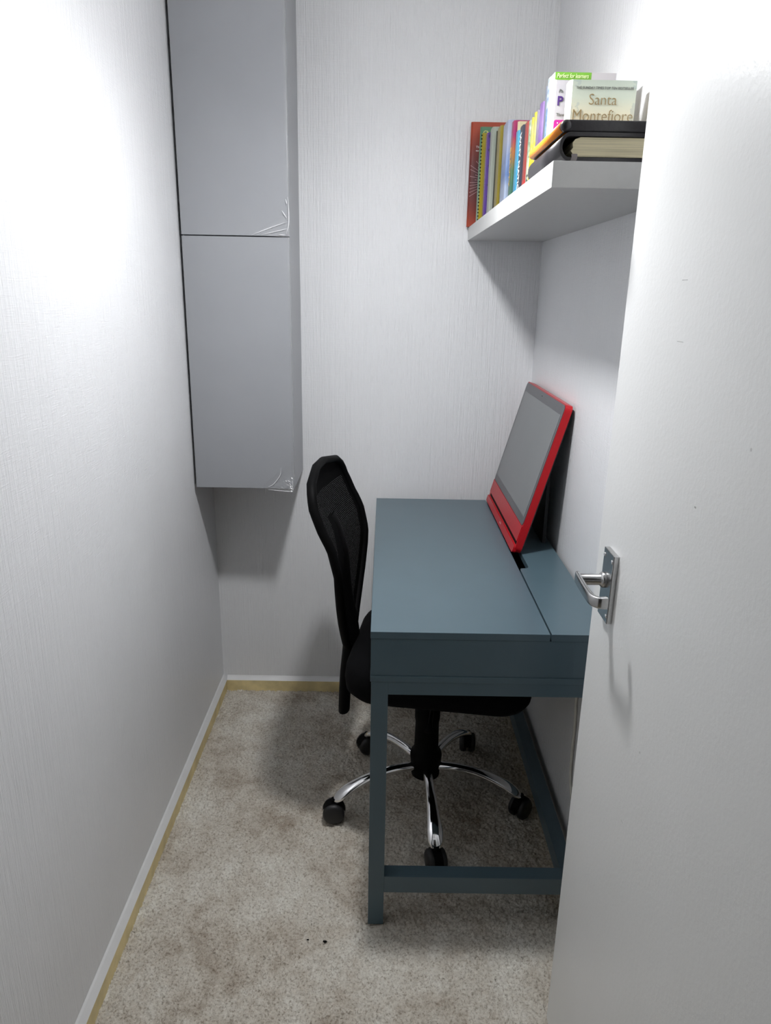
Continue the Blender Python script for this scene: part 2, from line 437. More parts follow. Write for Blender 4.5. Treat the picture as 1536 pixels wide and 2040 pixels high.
# ------------------------------------------------------------------ pendant lamp, just above the frame
def lamp():
    L = empty('pendant_lamp', (LAMP.x, LAMP.y, CEIL), 'small round pendant lamp with an added fill light on top, hanging from the ceiling', 'lamp')
    z0 = LAMP.z - CEIL; R_ = 0.050
    def dome(za, hgt): return [(R_ * math.cos(math.radians(a)), za + hgt * math.sin(math.radians(a))) for a in (0, 10, 20, 32, 45, 58, 70, 81, 88.5)]
    b = bmesh.new(); bm_lathe(b, dome(z0 + 0.004, -0.013), 36)
    from_bm('lower_diffuser', b, MAT['bulb'], L, True)
    b = bmesh.new(); bm_lathe(b, dome(z0 + 0.016, 0.016), 36)
    from_bm('fill_uplight', b, MAT['fill_up'], L, True)  # upward emitter added to lift the ceiling bounce and upper-wall light
    b = bmesh.new(); bm_lathe(b, [(0.049, z0 + 0.0035), (0.0515, z0 + 0.004), (0.0515, z0 + 0.016), (0.049, z0 + 0.0165)], 36)
    from_bm('lamp_rim', b, MAT['white_paint'], L, True)
    b = bmesh.new(); bm_lathe(b, [(0.003, z0 + 0.028), (0.003, -0.02)], 10)
    from_bm('cord', b, MAT['cord_white'], L, True)
    b = bmesh.new(); bm_lathe(b, [(0.008, -0.03), (0.035, -0.022), (0.04, -0.002), (0.04, 0.0)], 24)
    from_bm('ceiling_rose', b, MAT['white_paint'], L, True)
lamp()

# ------------------------------------------------------------------ tall grey wall cabinet
def cabinet():
    x0, x1, yf, zb, zg, zt = XL + 0.006, XL + 0.3085, 0.7993, 0.8437, 1.5704, 2.297
    C = empty('wall_cabinet', (x0, YB, zb), 'tall grey two door wall cabinet hung in the left corner', 'cabinet')
    o = Vector((x0, YB, zb)); td = 0.018
    def P(v): return Vector(v) - o
    b = bmesh.new(); bm_box(b, P((x0 + 0.001, yf + td + 0.003, zb)), P((x1, YB, zt)), 0.0008, 1)
    from_bm('cabinet_body', b, MAT['cab_grey'], C)
    b = bmesh.new(); bm_box(b, P((x0 + 0.006, yf + td, zb + 0.004)), P((x1 - 0.004, yf + td + 0.0031, zt - 0.004)))
    from_bm('door_gap_shade', b, MAT['cab_dark'], C)  # dark filler; the shade of the door gap is put into its colour
    for k, (a, c) in enumerate(((zb + 0.0005, zg - 0.0014), (zg + 0.0014, zt))):
        b = bmesh.new(); bm_box(b, P((x0 + 0.0025, yf, a)), P((x1 - 0.0005, yf + td, c)), 0.0012, 2)
        d = from_bm('cabinet_door', b, MAT['cab_grey'], C)
        d['label'] = ('upper grey cabinet door with loose protective film at its lower corner', 'lower grey cabinet door with crumpled film at its lower corner')[1 - k]
        film(d, P((x1, yf, a)), k)
        # film lapped round the free edge of the door
        b = bmesh.new(); n = 60
        rows = []
        for i in range(n + 1):
            z = a + (c - a) * i / n - o.z
            wv = 0.0005 + 0.0011 * abs(math.sin(i * 1.7) * math.sin(i * 0.37 + k)) + (0.0012 if i % 17 == 3 else 0)
            rows.append([b.verts.new((x1 - o.x - 0.007, yf - o.y - 0.0004, z)), b.verts.new((x1 - o.x - 0.0005, yf - o.y - wv, z)), b.verts.new((x1 - o.x + wv, yf - o.y + 0.002, z)), b.verts.new((x1 - o.x + 0.0003, yf - o.y + 0.010, z))])
        for r, s in zip(rows, rows[1:]):
            for j in range(3): b.faces.new((r[j], r[j + 1], s[j + 1], s[j]))
        f = from_bm('edge_film', b, MAT['film'], d); f['label'] = 'clear film wrapped over the door edge'

def film(door_obj, corner, k):
    """crumpled clear film bulging off the door's lower right corner"""
    r = random.Random(20 + k)
    b = bmesh.new(); nu, nv = 22, 18; W, H = (0.10, 0.085) if k == 0 else (0.105, 0.06)
    grid = []
    creases = [(r.uniform(0.2, 1.1), r.uniform(14, 34), r.uniform(0, 6)) for _ in range(5)]
    for j in range(nv + 1):
        row = []
        for i in range(nu + 1):
            u, v = i / nu, j / nv                       # u from the corner leftwards, v upwards
            edge = max(0.0, 1 - (u + v * 0.9))            # strongest at the corner, fades on the diagonal
            d = 0.0006 + 0.0045 * edge ** 1.5
            for (an, fr, ph) in creases:
                d += 0.0042 * edge ** 1.6 * abs(math.sin((u * math.cos(an) + v * math.sin(an)) * fr + ph))
            sag = -0.006 * max(0, 1 - u / 0.55) * (1 - v) ** 3
            d += edge * r.uniform(0, 0.0022)
            row.append(b.verts.new((corner.x + 0.002 * edge - u * W, corner.y - d, corner.z + v * H + sag + 0.0012 * r.random())))
        grid.append(row)
    for j in range(nv):
        for i in range(nu):
            if i / nu + j / nv < 1.02: b.faces.new((grid[j][i], grid[j][i + 1], grid[j + 1][i + 1], grid[j + 1][i]))
    for v in [v for v in b.verts if not v.link_faces]: b.verts.remove(v)
    # white strips painted as glints along the film's wrinkles
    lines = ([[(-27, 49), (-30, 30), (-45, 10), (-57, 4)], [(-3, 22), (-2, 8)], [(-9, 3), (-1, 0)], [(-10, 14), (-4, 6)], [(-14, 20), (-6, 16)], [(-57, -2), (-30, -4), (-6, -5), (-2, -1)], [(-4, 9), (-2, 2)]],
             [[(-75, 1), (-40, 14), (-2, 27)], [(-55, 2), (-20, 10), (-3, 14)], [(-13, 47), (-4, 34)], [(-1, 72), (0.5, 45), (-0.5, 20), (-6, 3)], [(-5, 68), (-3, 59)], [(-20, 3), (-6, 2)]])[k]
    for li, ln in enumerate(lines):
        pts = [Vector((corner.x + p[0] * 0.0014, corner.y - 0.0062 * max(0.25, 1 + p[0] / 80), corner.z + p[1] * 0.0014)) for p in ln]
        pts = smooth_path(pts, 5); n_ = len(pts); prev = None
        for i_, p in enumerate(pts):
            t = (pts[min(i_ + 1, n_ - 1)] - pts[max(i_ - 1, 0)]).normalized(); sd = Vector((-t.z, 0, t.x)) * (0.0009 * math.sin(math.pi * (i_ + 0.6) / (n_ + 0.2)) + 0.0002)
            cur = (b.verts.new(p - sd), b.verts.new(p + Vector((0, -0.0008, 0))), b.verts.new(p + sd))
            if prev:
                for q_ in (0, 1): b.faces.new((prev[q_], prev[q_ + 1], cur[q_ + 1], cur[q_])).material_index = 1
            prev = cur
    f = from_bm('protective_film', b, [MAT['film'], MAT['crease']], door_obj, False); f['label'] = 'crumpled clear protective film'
cabinet()

# ------------------------------------------------------------------ desk
DW, DL, DH = 0.493, 1.0018, 0.762
def desk():
    D = empty('desk', (0, 0, 0), 'narrow blue grey writing desk against the right wall', 'desk')
    m = MAT['desk']; G = 0.369
    box('desktop', (0, 0, DH - 0.0155), (G, DL, DH), m, D, 0.0008)
    # hinged cable flap at the wall side with a notch for leads
    b = bmesh.new(); gx = G + 0.0035; ny0, ny1, nd = 0.372, 0.640, 0.024
    def arc(cx, cy, r, a0, a1, n=5): return [(cx + r * math.cos(math.radians(a0 + (a1 - a0) * i / n)), cy + r * math.sin(math.radians(a0 + (a1 - a0) * i / n))) for i in range(n + 1)]
    out = [(DW, 0.0), (DW, DL), (gx, DL)]
    out += arc(gx + 0.010, ny1 + 0.010, 0.010, 180, 270) + arc(gx + nd - 0.012, ny1 - 0.012, 0.012, 90, 0)
    out += arc(gx + nd - 0.012, ny0 + 0.012, 0.012, 0, -90) + arc(gx + 0.010, ny0 - 0.010, 0.010, 90, 180)
    out += [(gx, 0.0)]
    bm_prism(b, out, 2, DH - 0.0155, DH)
    f = from_bm('cable_flap', b, m, D); f['label'] = 'back flap of the desktop with a rounded cable notch'
    z1 = DH - 0.0165
    box('side_panel', (0.001, 0.002, 0.661), (DW - 0.001, 0.018, z1), m, D, 0.0006)
    box('side_panel', (0.001, DL - 0.018, 0.661), (DW - 0.001, DL - 0.002, z1), m, D, 0.0006)
    box('bottom_panel', (0.0005, 0.0, 0.6465), (DW, DL, 0.6605), m, D, 0.0008)
    box('back_panel', (DW - 0.016, 0.018, 0.661), (DW - 0.002, DL - 0.018, z1), m, D)
    box('divider', (G - 0.014, 0.018, 0.661), (G + 0.001, DL - 0.018, z1), MAT['desk_inside'], D)
    for y0, y1 in ((0.0195, DL / 2 - 0.0015), (DL / 2 + 0.0015, DL - 0.0195)):
        dr = box('drawer', (0.003, y0, 0.663), (0.018, y1, z1 - 0.012), m, D, 0.0006); dr['label'] = 'drawer front with a finger gap along its top'
        box('drawer_tray', (0.018, y0 + 0.01, 0.665), (G - 0.02, y1 - 0.01, z1 - 0.03), MAT['desk_inside'], dr)
    lg = 0.036
    lr = 0.022                                            # the legs on the wall side are slimmer
    for x, lw_ in ((0.0025, lg), (DW - 0.002 - lr, lr)):
        for y in (0.002, DL - 0.002 - lg):
            box('leg', (x, y, 0.0005), (x + lw_, y + lg, 0.6462), m, D, 0.0009)
            b = bmesh.new(); bm_box(b, (x + 0.004, y + 0.004, -0.0002), (x + lw_ - 0.004, y + lg - 0.004, 0.0006)); from_bm('foot', b, MAT['black_plastic'], D)
    xa, xb = 0.0025 + lg, DW - 0.002 - lr
    for y in (0.0025, DL - 0.0025 - lg):
        box('apron', (xa, y, 0.615), (xb, y + lg - 0.001, 0.6462), m, D, 0.0007)
        box('stretcher', (xa, y, 0.094), (xb, y + lg - 0.001, 0.139), m, D, 0.0009)
    for x in (0.0035, DW - 0.005 - lg):
        box('apron', (x, 0.002 + lg, 0.615), (x + lg - 0.002, DL - 0.002 - lg, 0.6462), m, D, 0.0007)
    s = box('stretcher', (DW - 0.004 - lg, 0.002 + lg, 0.094), (DW - 0.006, DL - 0.002 - lg, 0.139), m, D, 0.0009)
desk()

# ------------------------------------------------------------------ red all-in-one computer
def monitor():
    n0 = Vector((0.371, 0.470, DH + 0.0045)); Wd = 0.512
    wv = Vector((0.106, 0, 0.395)).normalized(); u = Vector((0, 1, 0)); nn = Vector((-wv.z, 0, wv.x))     # nn points out of the screen
    Mx = empty('all_in_one_computer', n0, 'red all in one computer with a switched off screen whose grey is a painted reflection, leaning back on the desk', 'computer')
    def P(a, b, c): return u * a + wv * b + nn * c            # along width, up the slope, out of the screen
    H = 0.413
    def rr(a0, a1, b0, b1, r, n=6):
        pts = []
        for cx, cy, s in ((a1 - r, b1 - r, 0), (a0 + r, b1 - r, 90), (a0 + r, b0 + r, 180), (a1 - r, b0 + r, 270)):
            for i in range(n + 1):
                t = math.radians(s + 90 * i / n); pts.append((cx + r * math.cos(t), cy + r * math.sin(t)))
        return pts
    def slab(name, outline, c0, c1, mat, parent, smooth=False):
        b = bmesh.new()
        A = [b.verts.new(P(x, y, c0)) for x, y in outline]; B = [b.verts.new(P(x, y, c1)) for x, y in outline]
        b.faces.new(A); b.faces.new(B[::-1]); k = len(outline)
        for i in range(k): b.faces.new((A[i], A[(i + 1) % k], B[(i + 1) % k], B[i]))
        return from_bm(name, b, mat, parent)
    fr = slab('frame', rr(0, Wd, 0.001, H, 0.016), -0.020, -0.0012, MAT['red'], Mx); fr['label'] = 'glossy red rim'
    g = slab('bezel', rr(0.003, Wd - 0.003, 0.078, H - 0.003, 0.013), -0.0013, 0.0, MAT['bezel'], Mx)
    slab('screen', [(0.018, 0.100), (Wd - 0.018, 0.100), (Wd - 0.018, H - 0.030), (0.018, H - 0.030)], -0.0004, 0.0004, MAT['screen'], Mx)
    c = bmesh.new(); bmesh.ops.create_icosphere(c, subdivisions=1, radius=0.0012)
    for v in c.verts: v.co += P(Wd * 0.52, H - 0.015, 0.0004)
    from_bm('webcam', c, MAT['black_plastic'], Mx)
    ch = slab('speaker_panel', [(0.003, 0.034), (Wd - 0.003, 0.034), (Wd - 0.003, 0.077), (0.003, 0.077)], -0.0013, 0.0010, MAT['red'], Mx); ch['label'] = 'red panel under the screen'
    slab('groove', [(0.004, 0.0245), (Wd - 0.018, 0.0245), (Wd - 0.018, 0.034), (0.004, 0.034)], -0.0013, -0.0008, MAT['red_dark'], Mx)
    slab('bottom_lip', rr(0.001, Wd - 0.001, 0.001, 0.022, 0.006, 3), -0.006, 0.0035, MAT['red'], Mx)
    MAT['silver'] = simple('silver_print', (0.6, 0.3, 0.3), 0.35)
    slab('logo', rr(Wd * 0.42, Wd * 0.42 + 0.022, 0.010, 0.0145, 0.001, 2), 0.0034, 0.0038, MAT['silver'], Mx)
    # black rear shell, hollowed away towards its edges
    b = bmesh.new(); rows = []
    for inset, c_ in ((0.004, -0.0195), (0.012, -0.026), (0.05, -0.034), (0.11, -0.040)):
        rows.append([b.verts.new(P(x, y, c_)) for x, y in rr(inset, Wd - inset, min(inset, 0.03) + 0.004, H - inset, 0.02)])
    for A, B in zip(rows, rows[1:]):
        k = len(A)
        for i in range(k): b.faces.new((A[i], A[(i + 1) % k], B[(i + 1) % k], B[i]))
    b.faces.new(rows[-1]); b.faces.new(rows[0][::-1])
    from_bm('rear_shell', b, MAT['shell_black'], Mx)
    # hinged easel stand that props the computer up from behind
    b = bmesh.new()
    top = P(0, 0.26, -0.034); foot = Vector((DW - 0.022 - n0.x, 0, -0.004))
    for y0, y1 in ((0.10, Wd - 0.10),):
        for t in (0, 1):
            pass
        v = []
        for y in (y0, y1):
            for q_ in (top, foot, foot + Vector((0.010, 0, 0.0)), top + Vector((0.006, 0, 0.004))):
                v.append(b.verts.new((q_.x, y, q_.z)))
        b.faces.new(v[0:4]); b.faces.new(v[4:8][::-1])
        for i in range(4): b.faces.new((v[i], v[(i + 1) % 4], v[4 + (i + 1) % 4], v[4 + i]))
    from_bm('easel_stand', b, MAT['shell_black'], Mx)
monitor()

# ------------------------------------------------------------------ cable on the wall under the desk
def wall_cable():
    b = bmesh.new()
    pts = smooth_path([(XR - 0.004, 0.206, 0.655), (XR - 0.004, 0.206, 0.56), (XR - 0.004, 0.204, 0.486), (XR - 0.004, 0.194, 0.43), (XR - 0.004, 0.189, 0.317), (XR - 0.004, 0.177, 0.269), (XR - 0.004, 0.146, 0.232), (XR - 0.004, 0.115, 0.21), (XR - 0.004, 0.075, 0.20)], 5)
    bm_sweep(b, pts, 0.0038, 0.0038, side=(1, 0, 0), n=8)
    tag(from_bm('power_cable', b, MAT['cord_white'], None, True), 'white cable hanging on the right wall under the desk', 'cable')
wall_cable()

# ------------------------------------------------------------------ office chair
def chair():
    R = empty('office_chair', (0.159, 0.452, 0.0), 'black mesh back office chair on a chrome five star base, pushed under the desk', 'chair')
    rot = Matrix.Rotation(math.radians(-8), 4, 'Z')
    def up(o): o.matrix_local = rot; return o
    # seat cushion
    def rrect(a0, a1, b0, b1, r, n=8):
        pts = []
        for cx, cy, s in ((a1 - r, b1 - r, 0), (a0 + r, b1 - r, 90), (a0 + r, b0 + r, 180), (a1 - r, b0 + r, 270)):
            for i in range(n + 1):
                t = math.radians(s + 90 * i / n); pts.append((cx + r * math.cos(t), cy + r * math.sin(t)))
        return pts
    b = bmesh.new(); rows = []
    for z, ins in ((0.404, 0.075), (0.409, 0.045), (0.421, 0.018), (0.440, 0.003), (0.470, 0.0), (0.500, 0.003), (0.518, 0.014), (0.529, 0.040), (0.533, 0.10), (0.531, 0.17)):
        rows.append([b.verts.new((x, y, z - 0.016 * max(0, (x - 0.12) / 0.15) ** 2 * (1 if z > 0.45 else 0))) for x, y in rrect(-0.212 + ins, 0.272 - ins * 0.6, -0.218 + ins, 0.218 - ins, max(0.012, 0.085 - ins * 0.35))])
    for A, B in zip(rows, rows[1:]):
        k = len(A)
        for i in range(k): b.faces.new((A[i], A[(i + 1) % k], B[(i + 1) % k], B[i]))
    b.faces.new(rows[0][::-1]); b.faces.new(rows[-1])
    up(from_bm('seat_cushion', b, MAT['black_fabric'], R, True))
    b = bmesh.new(); bm_box(b, (-0.10, -0.09, 0.372), (0.12, 0.09, 0.406), 0.008, 2); up(from_bm('tilt_mechanism', b, MAT['black_plastic'], R))
    b = bmesh.new(); bm_sweep(b, [(0.02, -0.08, 0.385), (0.02, -0.20, 0.383), (0.02, -0.235, 0.380)], [0.005, 0.005, 0.012], [0.005, 0.005, 0.004], n=10); up(from_bm('height_lever', b, MAT['black_plastic'], R, True))
    # backrest: bowed frame with mesh
    prof = [(0.27, -0.236), (0.40, -0.232), (0.50, -0.226), (0.60, -0.231), (0.70, -0.236), (0.76, -0.239), (0.83, -0.256), (0.88, -0.281), (0.93, -0.300), (0.99, -0.308), (1.02, -0.309)]
    hw = [(0.50, 0.045), (0.54, 0.075), (0.60, 0.118), (0.66, 0.155), (0.72, 0.182), (0.78, 0.195), (0.86, 0.198), (0.92, 0.192), (0.955, 0.178), (0.978, 0.150), (0.992, 0.10), (0.997, 0.04)]
    def surf(y, z): return Vector((lerp_tab(prof, z) + 0.55 * y * y, y, z))
    zs = [h[0] for h in hw]
    left = [surf(-lerp_tab(hw, z), z) for z in np.linspace(0.50, 0.997, 30)]; rightp = [surf(lerp_tab(hw, z), z) for z in np.linspace(0.997, 0.50, 30)]
    b = bmesh.new(); bm_sweep(b, left + rightp, 0.012, 0.010, side=(1, 0, 0), n=10, closed=True)
    up(from_bm('backrest_frame', b, MAT['black_plastic'], R, True))
    b = bmesh.new(); rows = []
    for z in np.linspace(0.502, 0.995, 34):
        h = lerp_tab(hw, z) - 0.003
        rows.append([b.verts.new(surf(h * t, z)) for t in np.linspace(-1, 1, 17)])
    for A, B in zip(rows, rows[1:]):
        for i in range(16): b.faces.new((A[i], A[i + 1], B[i + 1], B[i]))
    up(from_bm('backrest_mesh', b, MAT['mesh'], R, True))
    # head-high fabric band along the top of the mesh
    b = bmesh.new(); rows = []
    for z in np.linspace(0.925, 0.996, 8):
        h = lerp_tab(hw, z) - 0.002
        rows.append([b.verts.new(surf(h * t, z) + Vector((-0.007, 0, 0))) for t in np.linspace(-1, 1, 15)])
    for A, B in zip(rows, rows[1:]):
        for i in range(14): b.faces.new((A[i], A[i + 1], B[i + 1], B[i]))
    up(from_bm('top_band', b, MAT['black_fabric'], R, True))
    # spine that carries the back, hanging below the seat
    b = bmesh.new(); zz = np.linspace(0.272, 0.86, 30)
    bm_sweep(b, [Vector((lerp_tab(prof, z) - 0.006 + 0.011 * math.exp(-((z - 0.50) / 0.10) ** 2), 0, z)) for z in zz], [0.028 + 0.010 * math.exp(-((z - 0.5) / 0.12) ** 2) for z in zz], [0.0158 + 0.0075 * math.exp(-((z - 0.52) / 0.12) ** 2) - 0.007 * max(0, (z - 0.7) / 0.16) for z in zz], side=(0, 1, 0), n=14)
    up(from_bm('back_spine', b, MAT['black_plastic'], R, True))
    b = bmesh.new(); bm_sweep(b, smooth_path([(-0.228, 0, 0.43), (-0.205, 0, 0.405), (-0.15, 0, 0.392), (-0.05, 0, 0.388)], 4), 0.025, 0.009, side=(0, 1, 0), n=12)
    up(from_bm('back_bracket', b, MAT['black_plastic'], R, True))
    # column and hub
    b = bmesh.new(); bm_lathe(b, [(0.026, 0.082), (0.041, 0.088), (0.043, 0.122), (0.046, 0.150), (0.044, 0.160), (0.035, 0.172), (0.0335, 0.26), (0.036, 0.272), (0.036, 0.298), (0.030, 0.304), (0.030, 0.374)], 28)
    from_bm('gas_column', b, MAT['black_plastic'], R, True)
    # five arms, each with its twin wheel castor
    for k in range(5):
        a = math.radians(57 + 72 * k); rz = Matrix.Rotation(a, 4, 'Z')
        prf = smooth_path([(0.030, 0, 0.117), (0.09, 0, 0.122), (0.15, 0, 0.118), (0.20, 0, 0.106), (0.24, 0, 0.090), (0.265, 0, 0.073), (0.275, 0, 0.061)], 4)
        mm = len(prf)
        wt = [(0, 0.0135), (0.3, 0.0138), (0.5, 0.0175), (0.68, 0.0215), (0.82, 0.0205), (0.93, 0.016), (1, 0.0125)]
        b = bmesh.new(); bm_sweep(b, prf, [lerp_tab(wt, i / (mm - 1)) for i in range(mm)], [0.0125 - 0.003 * i / (mm - 1) for i in range(mm)], side=(0, 1, 0), n=16)
        arm = from_bm('base_arm', b, MAT['chrome'], R, True); arm.matrix_local = rz
        sw = Matrix.Translation((0.279, 0, 0)) @ Matrix.Rotation(math.radians((28, 75, -20, 12, 60)[k]), 4, 'Z')
        b = bmesh.new()
        for s in (-1, 1):
            bm_lathe(b, [(0.012, s * 0.0035), (0.0270, s * 0.0045), (0.0302, s * 0.009), (0.0302, s * 0.019), (0.024, s * 0.0245), (0.006, s * 0.026)], 24, (0, 0, 0.0304), 1)
        cs = from_bm('castor_wheels', b, MAT['rubber'], arm, True); cs.matrix_local = sw
        b = bmesh.new()
        bm_lathe(b, [(0.0075, 0.055), (0.0075, 0.072)], 12)
        # hood over the wheels
        rows = []
        for i in range(13):
            t = math.radians(10 + 170 * i / 12)
            rows.append([b.verts.new((0.0322 * math.cos(t), yy, 0.0304 + 0.0322 * math.sin(t))) for yy in (-0.0115, 0.0115)])
        for A, B in zip(rows, rows[1:]): b.faces.new((A[0], A[1], B[1], B[0]))
        hd = from_bm('castor_hood', b, MAT['black_plastic'], arm, True); hd.matrix_local = sw
chair()

# ------------------------------------------------------------------ floating shelf
SX, SZ0, SZ1, SY0 = 0.271, 1.5867, 1.6246, -0.1324
MAT['shelf_white'] = simple('shelf_white', (0.56, 0.56, 0.55), 0.42, grain=0.02)
tag(box('floating_shelf', (SX, SY0, SZ0), (XR, YB, SZ1), MAT['shelf_white'], None, 0.0007, origin=(SX, SY0, SZ0)), 'thick white floating shelf of books in the right corner', 'shelf')

# ------------------------------------------------------------------ books
def cover_mat(name, stops, axis=2, rough=0.35, spread=0.12, sc=14.0, lo=0.0, hi=1.0):
    """printed cover: colour stops along one object axis (Generated), broken up by noise"""
    m, nt, b = new_mat(name)
    tc = N(nt, 'ShaderNodeTexCoord'); sx = N(nt, 'ShaderNodeSeparateXYZ'); nt.links.new(tc.outputs['Generated'], sx.inputs[0])
    f = noise(nt, coords(nt), sc, 4)
    v = math_node(nt, 'ADD', sx.outputs[axis], math_node(nt, 'MULTIPLY', math_node(nt, 'SUBTRACT', f, 0.5), spread))
    stops = [(p, tuple(0.54 * q for q in c)) for p, c in stops]
    nt.links.new(ramp(nt, v, stops), b.inputs['Base Color'])
    b.inputs['Roughness'].default_value = rough
    return m

def book(name, label, x, yfar, th, ztop, depth, mat, cat='book', board=0.0016, hard=False, page=None, zb=SZ1):
    """upright book: spine faces -x, front board faces the camera"""
    z0 = zb + 0.0003
    B = empty(name, (x, yfar - th, z0), label, cat, 'books on the floating shelf')
    h = ztop - z0; pr = 0.003 if hard else 0.0
    depth = min(depth, XR - 0.001 - x)
    b = bmesh.new(); r = min(0.004, th * 0.35)
    pts = [(depth, 0), (depth, board), (board * 1.5, board), (board * 1.5, th - board), (depth, th - board), (depth, th), (r, th)]
    pts += [(0.0, th - r)] + [(-0.0008, th / 2)] + [(0.0, r), (r, 0)]
    bm_prism(b, pts, 2, 0, h)
    c = from_bm('cover', b, mat, B)
    b = bmesh.new(); bm_box(b, (board * 1.6, board * 1.02, pr), (depth - pr - 0.001, th - board * 1.02, h - pr - 0.0004))
    from_bm('pages', b, page or MAT['page'], B)
    return B, h, th, depth

def spine_text(B, th, s, mat, ztop, length, hfrac=0.55, bold=0.0):
    text_mesh('spine_title', s, mat, B, (-0.0011, th * (0.5 + hfrac / 2), ztop), (0, 0, -1), (0, -1, 0), height=th * hfrac, width=length, bold=bold)

def print_mat(name, col, rough=0.5): return simple(name, col, rough, grain=0.04)
INK_W = print_mat('ink_white', (0.85, 0.85, 0.84)); INK_D = print_mat('ink_dark', (0.03, 0.03, 0.035)); INK_GOLD = print_mat('ink_gold', srgb(150, 128, 84))
INK_GREY = print_mat('ink_grey', srgb(110, 112, 108)); INK_P = print_mat('ink_purple', srgb(70, 36, 110)); INK_Y = print_mat('ink_yellow', srgb(240, 228, 120))

# large red-brown book against the end wall: cover with a dark burst of fine rays
m, nt, bs = new_mat('red_brown_cover')
tc = N(nt, 'ShaderNodeTexCoord'); mp = N(nt, 'ShaderNodeMapping'); mp.inputs['Location'].default_value = (-0.24, 0, -0.46); nt.links.new(tc.outputs['Generated'], mp.inputs[0])
sx = N(nt, 'ShaderNodeSeparateXYZ'); nt.links.new(mp.outputs[0], sx.inputs[0])
rad = math_node(nt, 'SQRT', math_node(nt, 'ADD', math_node(nt, 'MULTIPLY', math_node(nt, 'MULTIPLY', sx.outputs[0], sx.outputs[0]), 0.9), math_node(nt, 'MULTIPLY', sx.outputs[2], sx.outputs[2])))
nt.links.new(ramp(nt, rad, [(0.12, srgb(72, 38, 44)), (0.33, srgb(122, 50, 40)), (0.5, srgb(168, 70, 45))]), bs.inputs['Base Color']); bs.inputs['Roughness'].default_value = 0.3
B, h, th, dp = book('large_book', 'large red brown book standing flat against the end wall, behind the other books', 0.2635, 1.044, 0.022, 1.913, 0.205, m, hard=True, board=0.0025)
text_mesh('cover_title', 'The', INK_W, B, (0.0165, -0.0003, 0.218), (1, 0, 0), (0, 0, 1), height=0.006)
text_mesh('cover_title', 'RED', INK_W, B, (0.0165, -0.0003, 0.209), (1, 0, 0), (0, 0, 1), height=0.0035)
b = bmesh.new(); r = random.Random(3)
for k in range(26):                                      # fine pale rays with a dot on the end
    a = math.radians(95 + k * 6.8); l0, l1 = r.uniform(0.02, 0.05), r.uniform(0.055, 0.10)
    cx, cz = 0.075, 0.128; d = Vector((math.cos(a), 0, math.sin(a)))
    p0, p1 = Vector((cx, -0.0003, cz)) + d * l0, Vector((cx, -0.0003, cz)) + d * l1
    if p1.x < 0.004: p1 = p0 + (p1 - p0) * ((p0.x - 0.004) / max(1e-5, p0.x - p1.x))
    s = Vector((-d.z, 0, d.x)) * 0.0005
    b.faces.new([b.verts.new(q) for q in (p0 - s, p1 - s, p1 + s, p0 + s)])
    b.faces.new([b.verts.new(p1 + Vector((math.cos(t), 0, math.sin(t))) * 0.0013) for t in (0.3, 1.3, 2.3, 3.4, 4.4, 5.4)])
from_bm('cover_rays', b, print_mat('ray_pink', srgb(190, 150, 150)), B)

G_ = cover_mat
# green book whose cover shows above its neighbours
B, h, th, dp = book('paperback', 'green topped paperback between the red brown book and yellow notebook', 0.287, 0.997, 0.012, 1.893, 0.16, G_('cov_green', [(0.0, srgb(180, 200, 180)), (0.93, srgb(110, 168, 130)), (1.0, srgb(112, 172, 134))], spread=0.02))
text_mesh('cover_title', 'Ch', INK_Y, B, (0.008, -0.0003, h - 0.020), (1, 0, 0), (0, 0, 1), height=0.010, shear=0.2)
# yellow spiral notebook
B, h, th, dp = book('spiral_notebook', 'yellow spiral bound notebook beside the purple spined book', 0.290, 0.972, 0.014, 1.872, 0.15, G_('cov_yellow', [(0, srgb(214, 190, 30)), (1, srgb(206, 188, 50))], spread=0.4), 'notebook')
b = bmesh.new()
for k in range(26):
    bm_lathe(b, [(0.0022, -0.0012), (0.0022, 0.0012)], 6, (-0.0015, 0.004, 0.006 + k * (h - 0.012) / 25), 2)
from_bm('spiral', b, MAT['black_plastic'], B)
# purple
mp_ = G_('cov_purple', [(0, srgb(118, 84, 178)), (0.7, srgb(126, 96, 190)), (1, srgb(120, 90, 170))], rough=0.15, spread=0.3)
B, h, th, dp = book('paperback', 'glossy purple spined book next to the yellow spiral notebook', 0.296, 0.929, 0.042, 1.860, 0.15, mp_)
b = bmesh.new()
for zz, rr_ in ((0.19, 0.004), (0.15, 0.002), (0.1, 0.0026), (0.07, 0.002), (0.03, 0.0026), (0.225, 0.005)):
    b.faces.new([b.verts.new((0.006 + rr_ * math.cos(t) * 0.8, -0.0003, zz + rr_ * math.sin(t))) for t in (0, 1, 2, 3, 4, 5)])
from_bm('cover_swirls', b, print_mat('swirl', srgb(50, 30, 84)), B)['kind'] = 'stuff'
book('paperback', 'pale grey green book between the purple and olive gold spines', 0.3015, 0.876, 0.050, 1.862, 0.14, G_('cov_pale', [(0, srgb(206, 212, 200)), (1, srgb(196, 206, 190))], spread=0.3))
book('slim_book', 'very thin dark book squeezed beside the olive gold book', 0.3085, 0.803, 0.008, 1.846, 0.12, G_('cov_dark', [(0, srgb(70, 70, 62)), (1, srgb(92, 90, 70))]), board=0.0012)
book('paperback', 'olive gold spined book left of the pale blue one', 0.3095, 0.788, 0.055, 1.847, 0.14, G_('cov_gold', [(0, srgb(168, 150, 40)), (0.5, srgb(158, 142, 40)), (1, srgb(180, 162, 60))], spread=0.5))
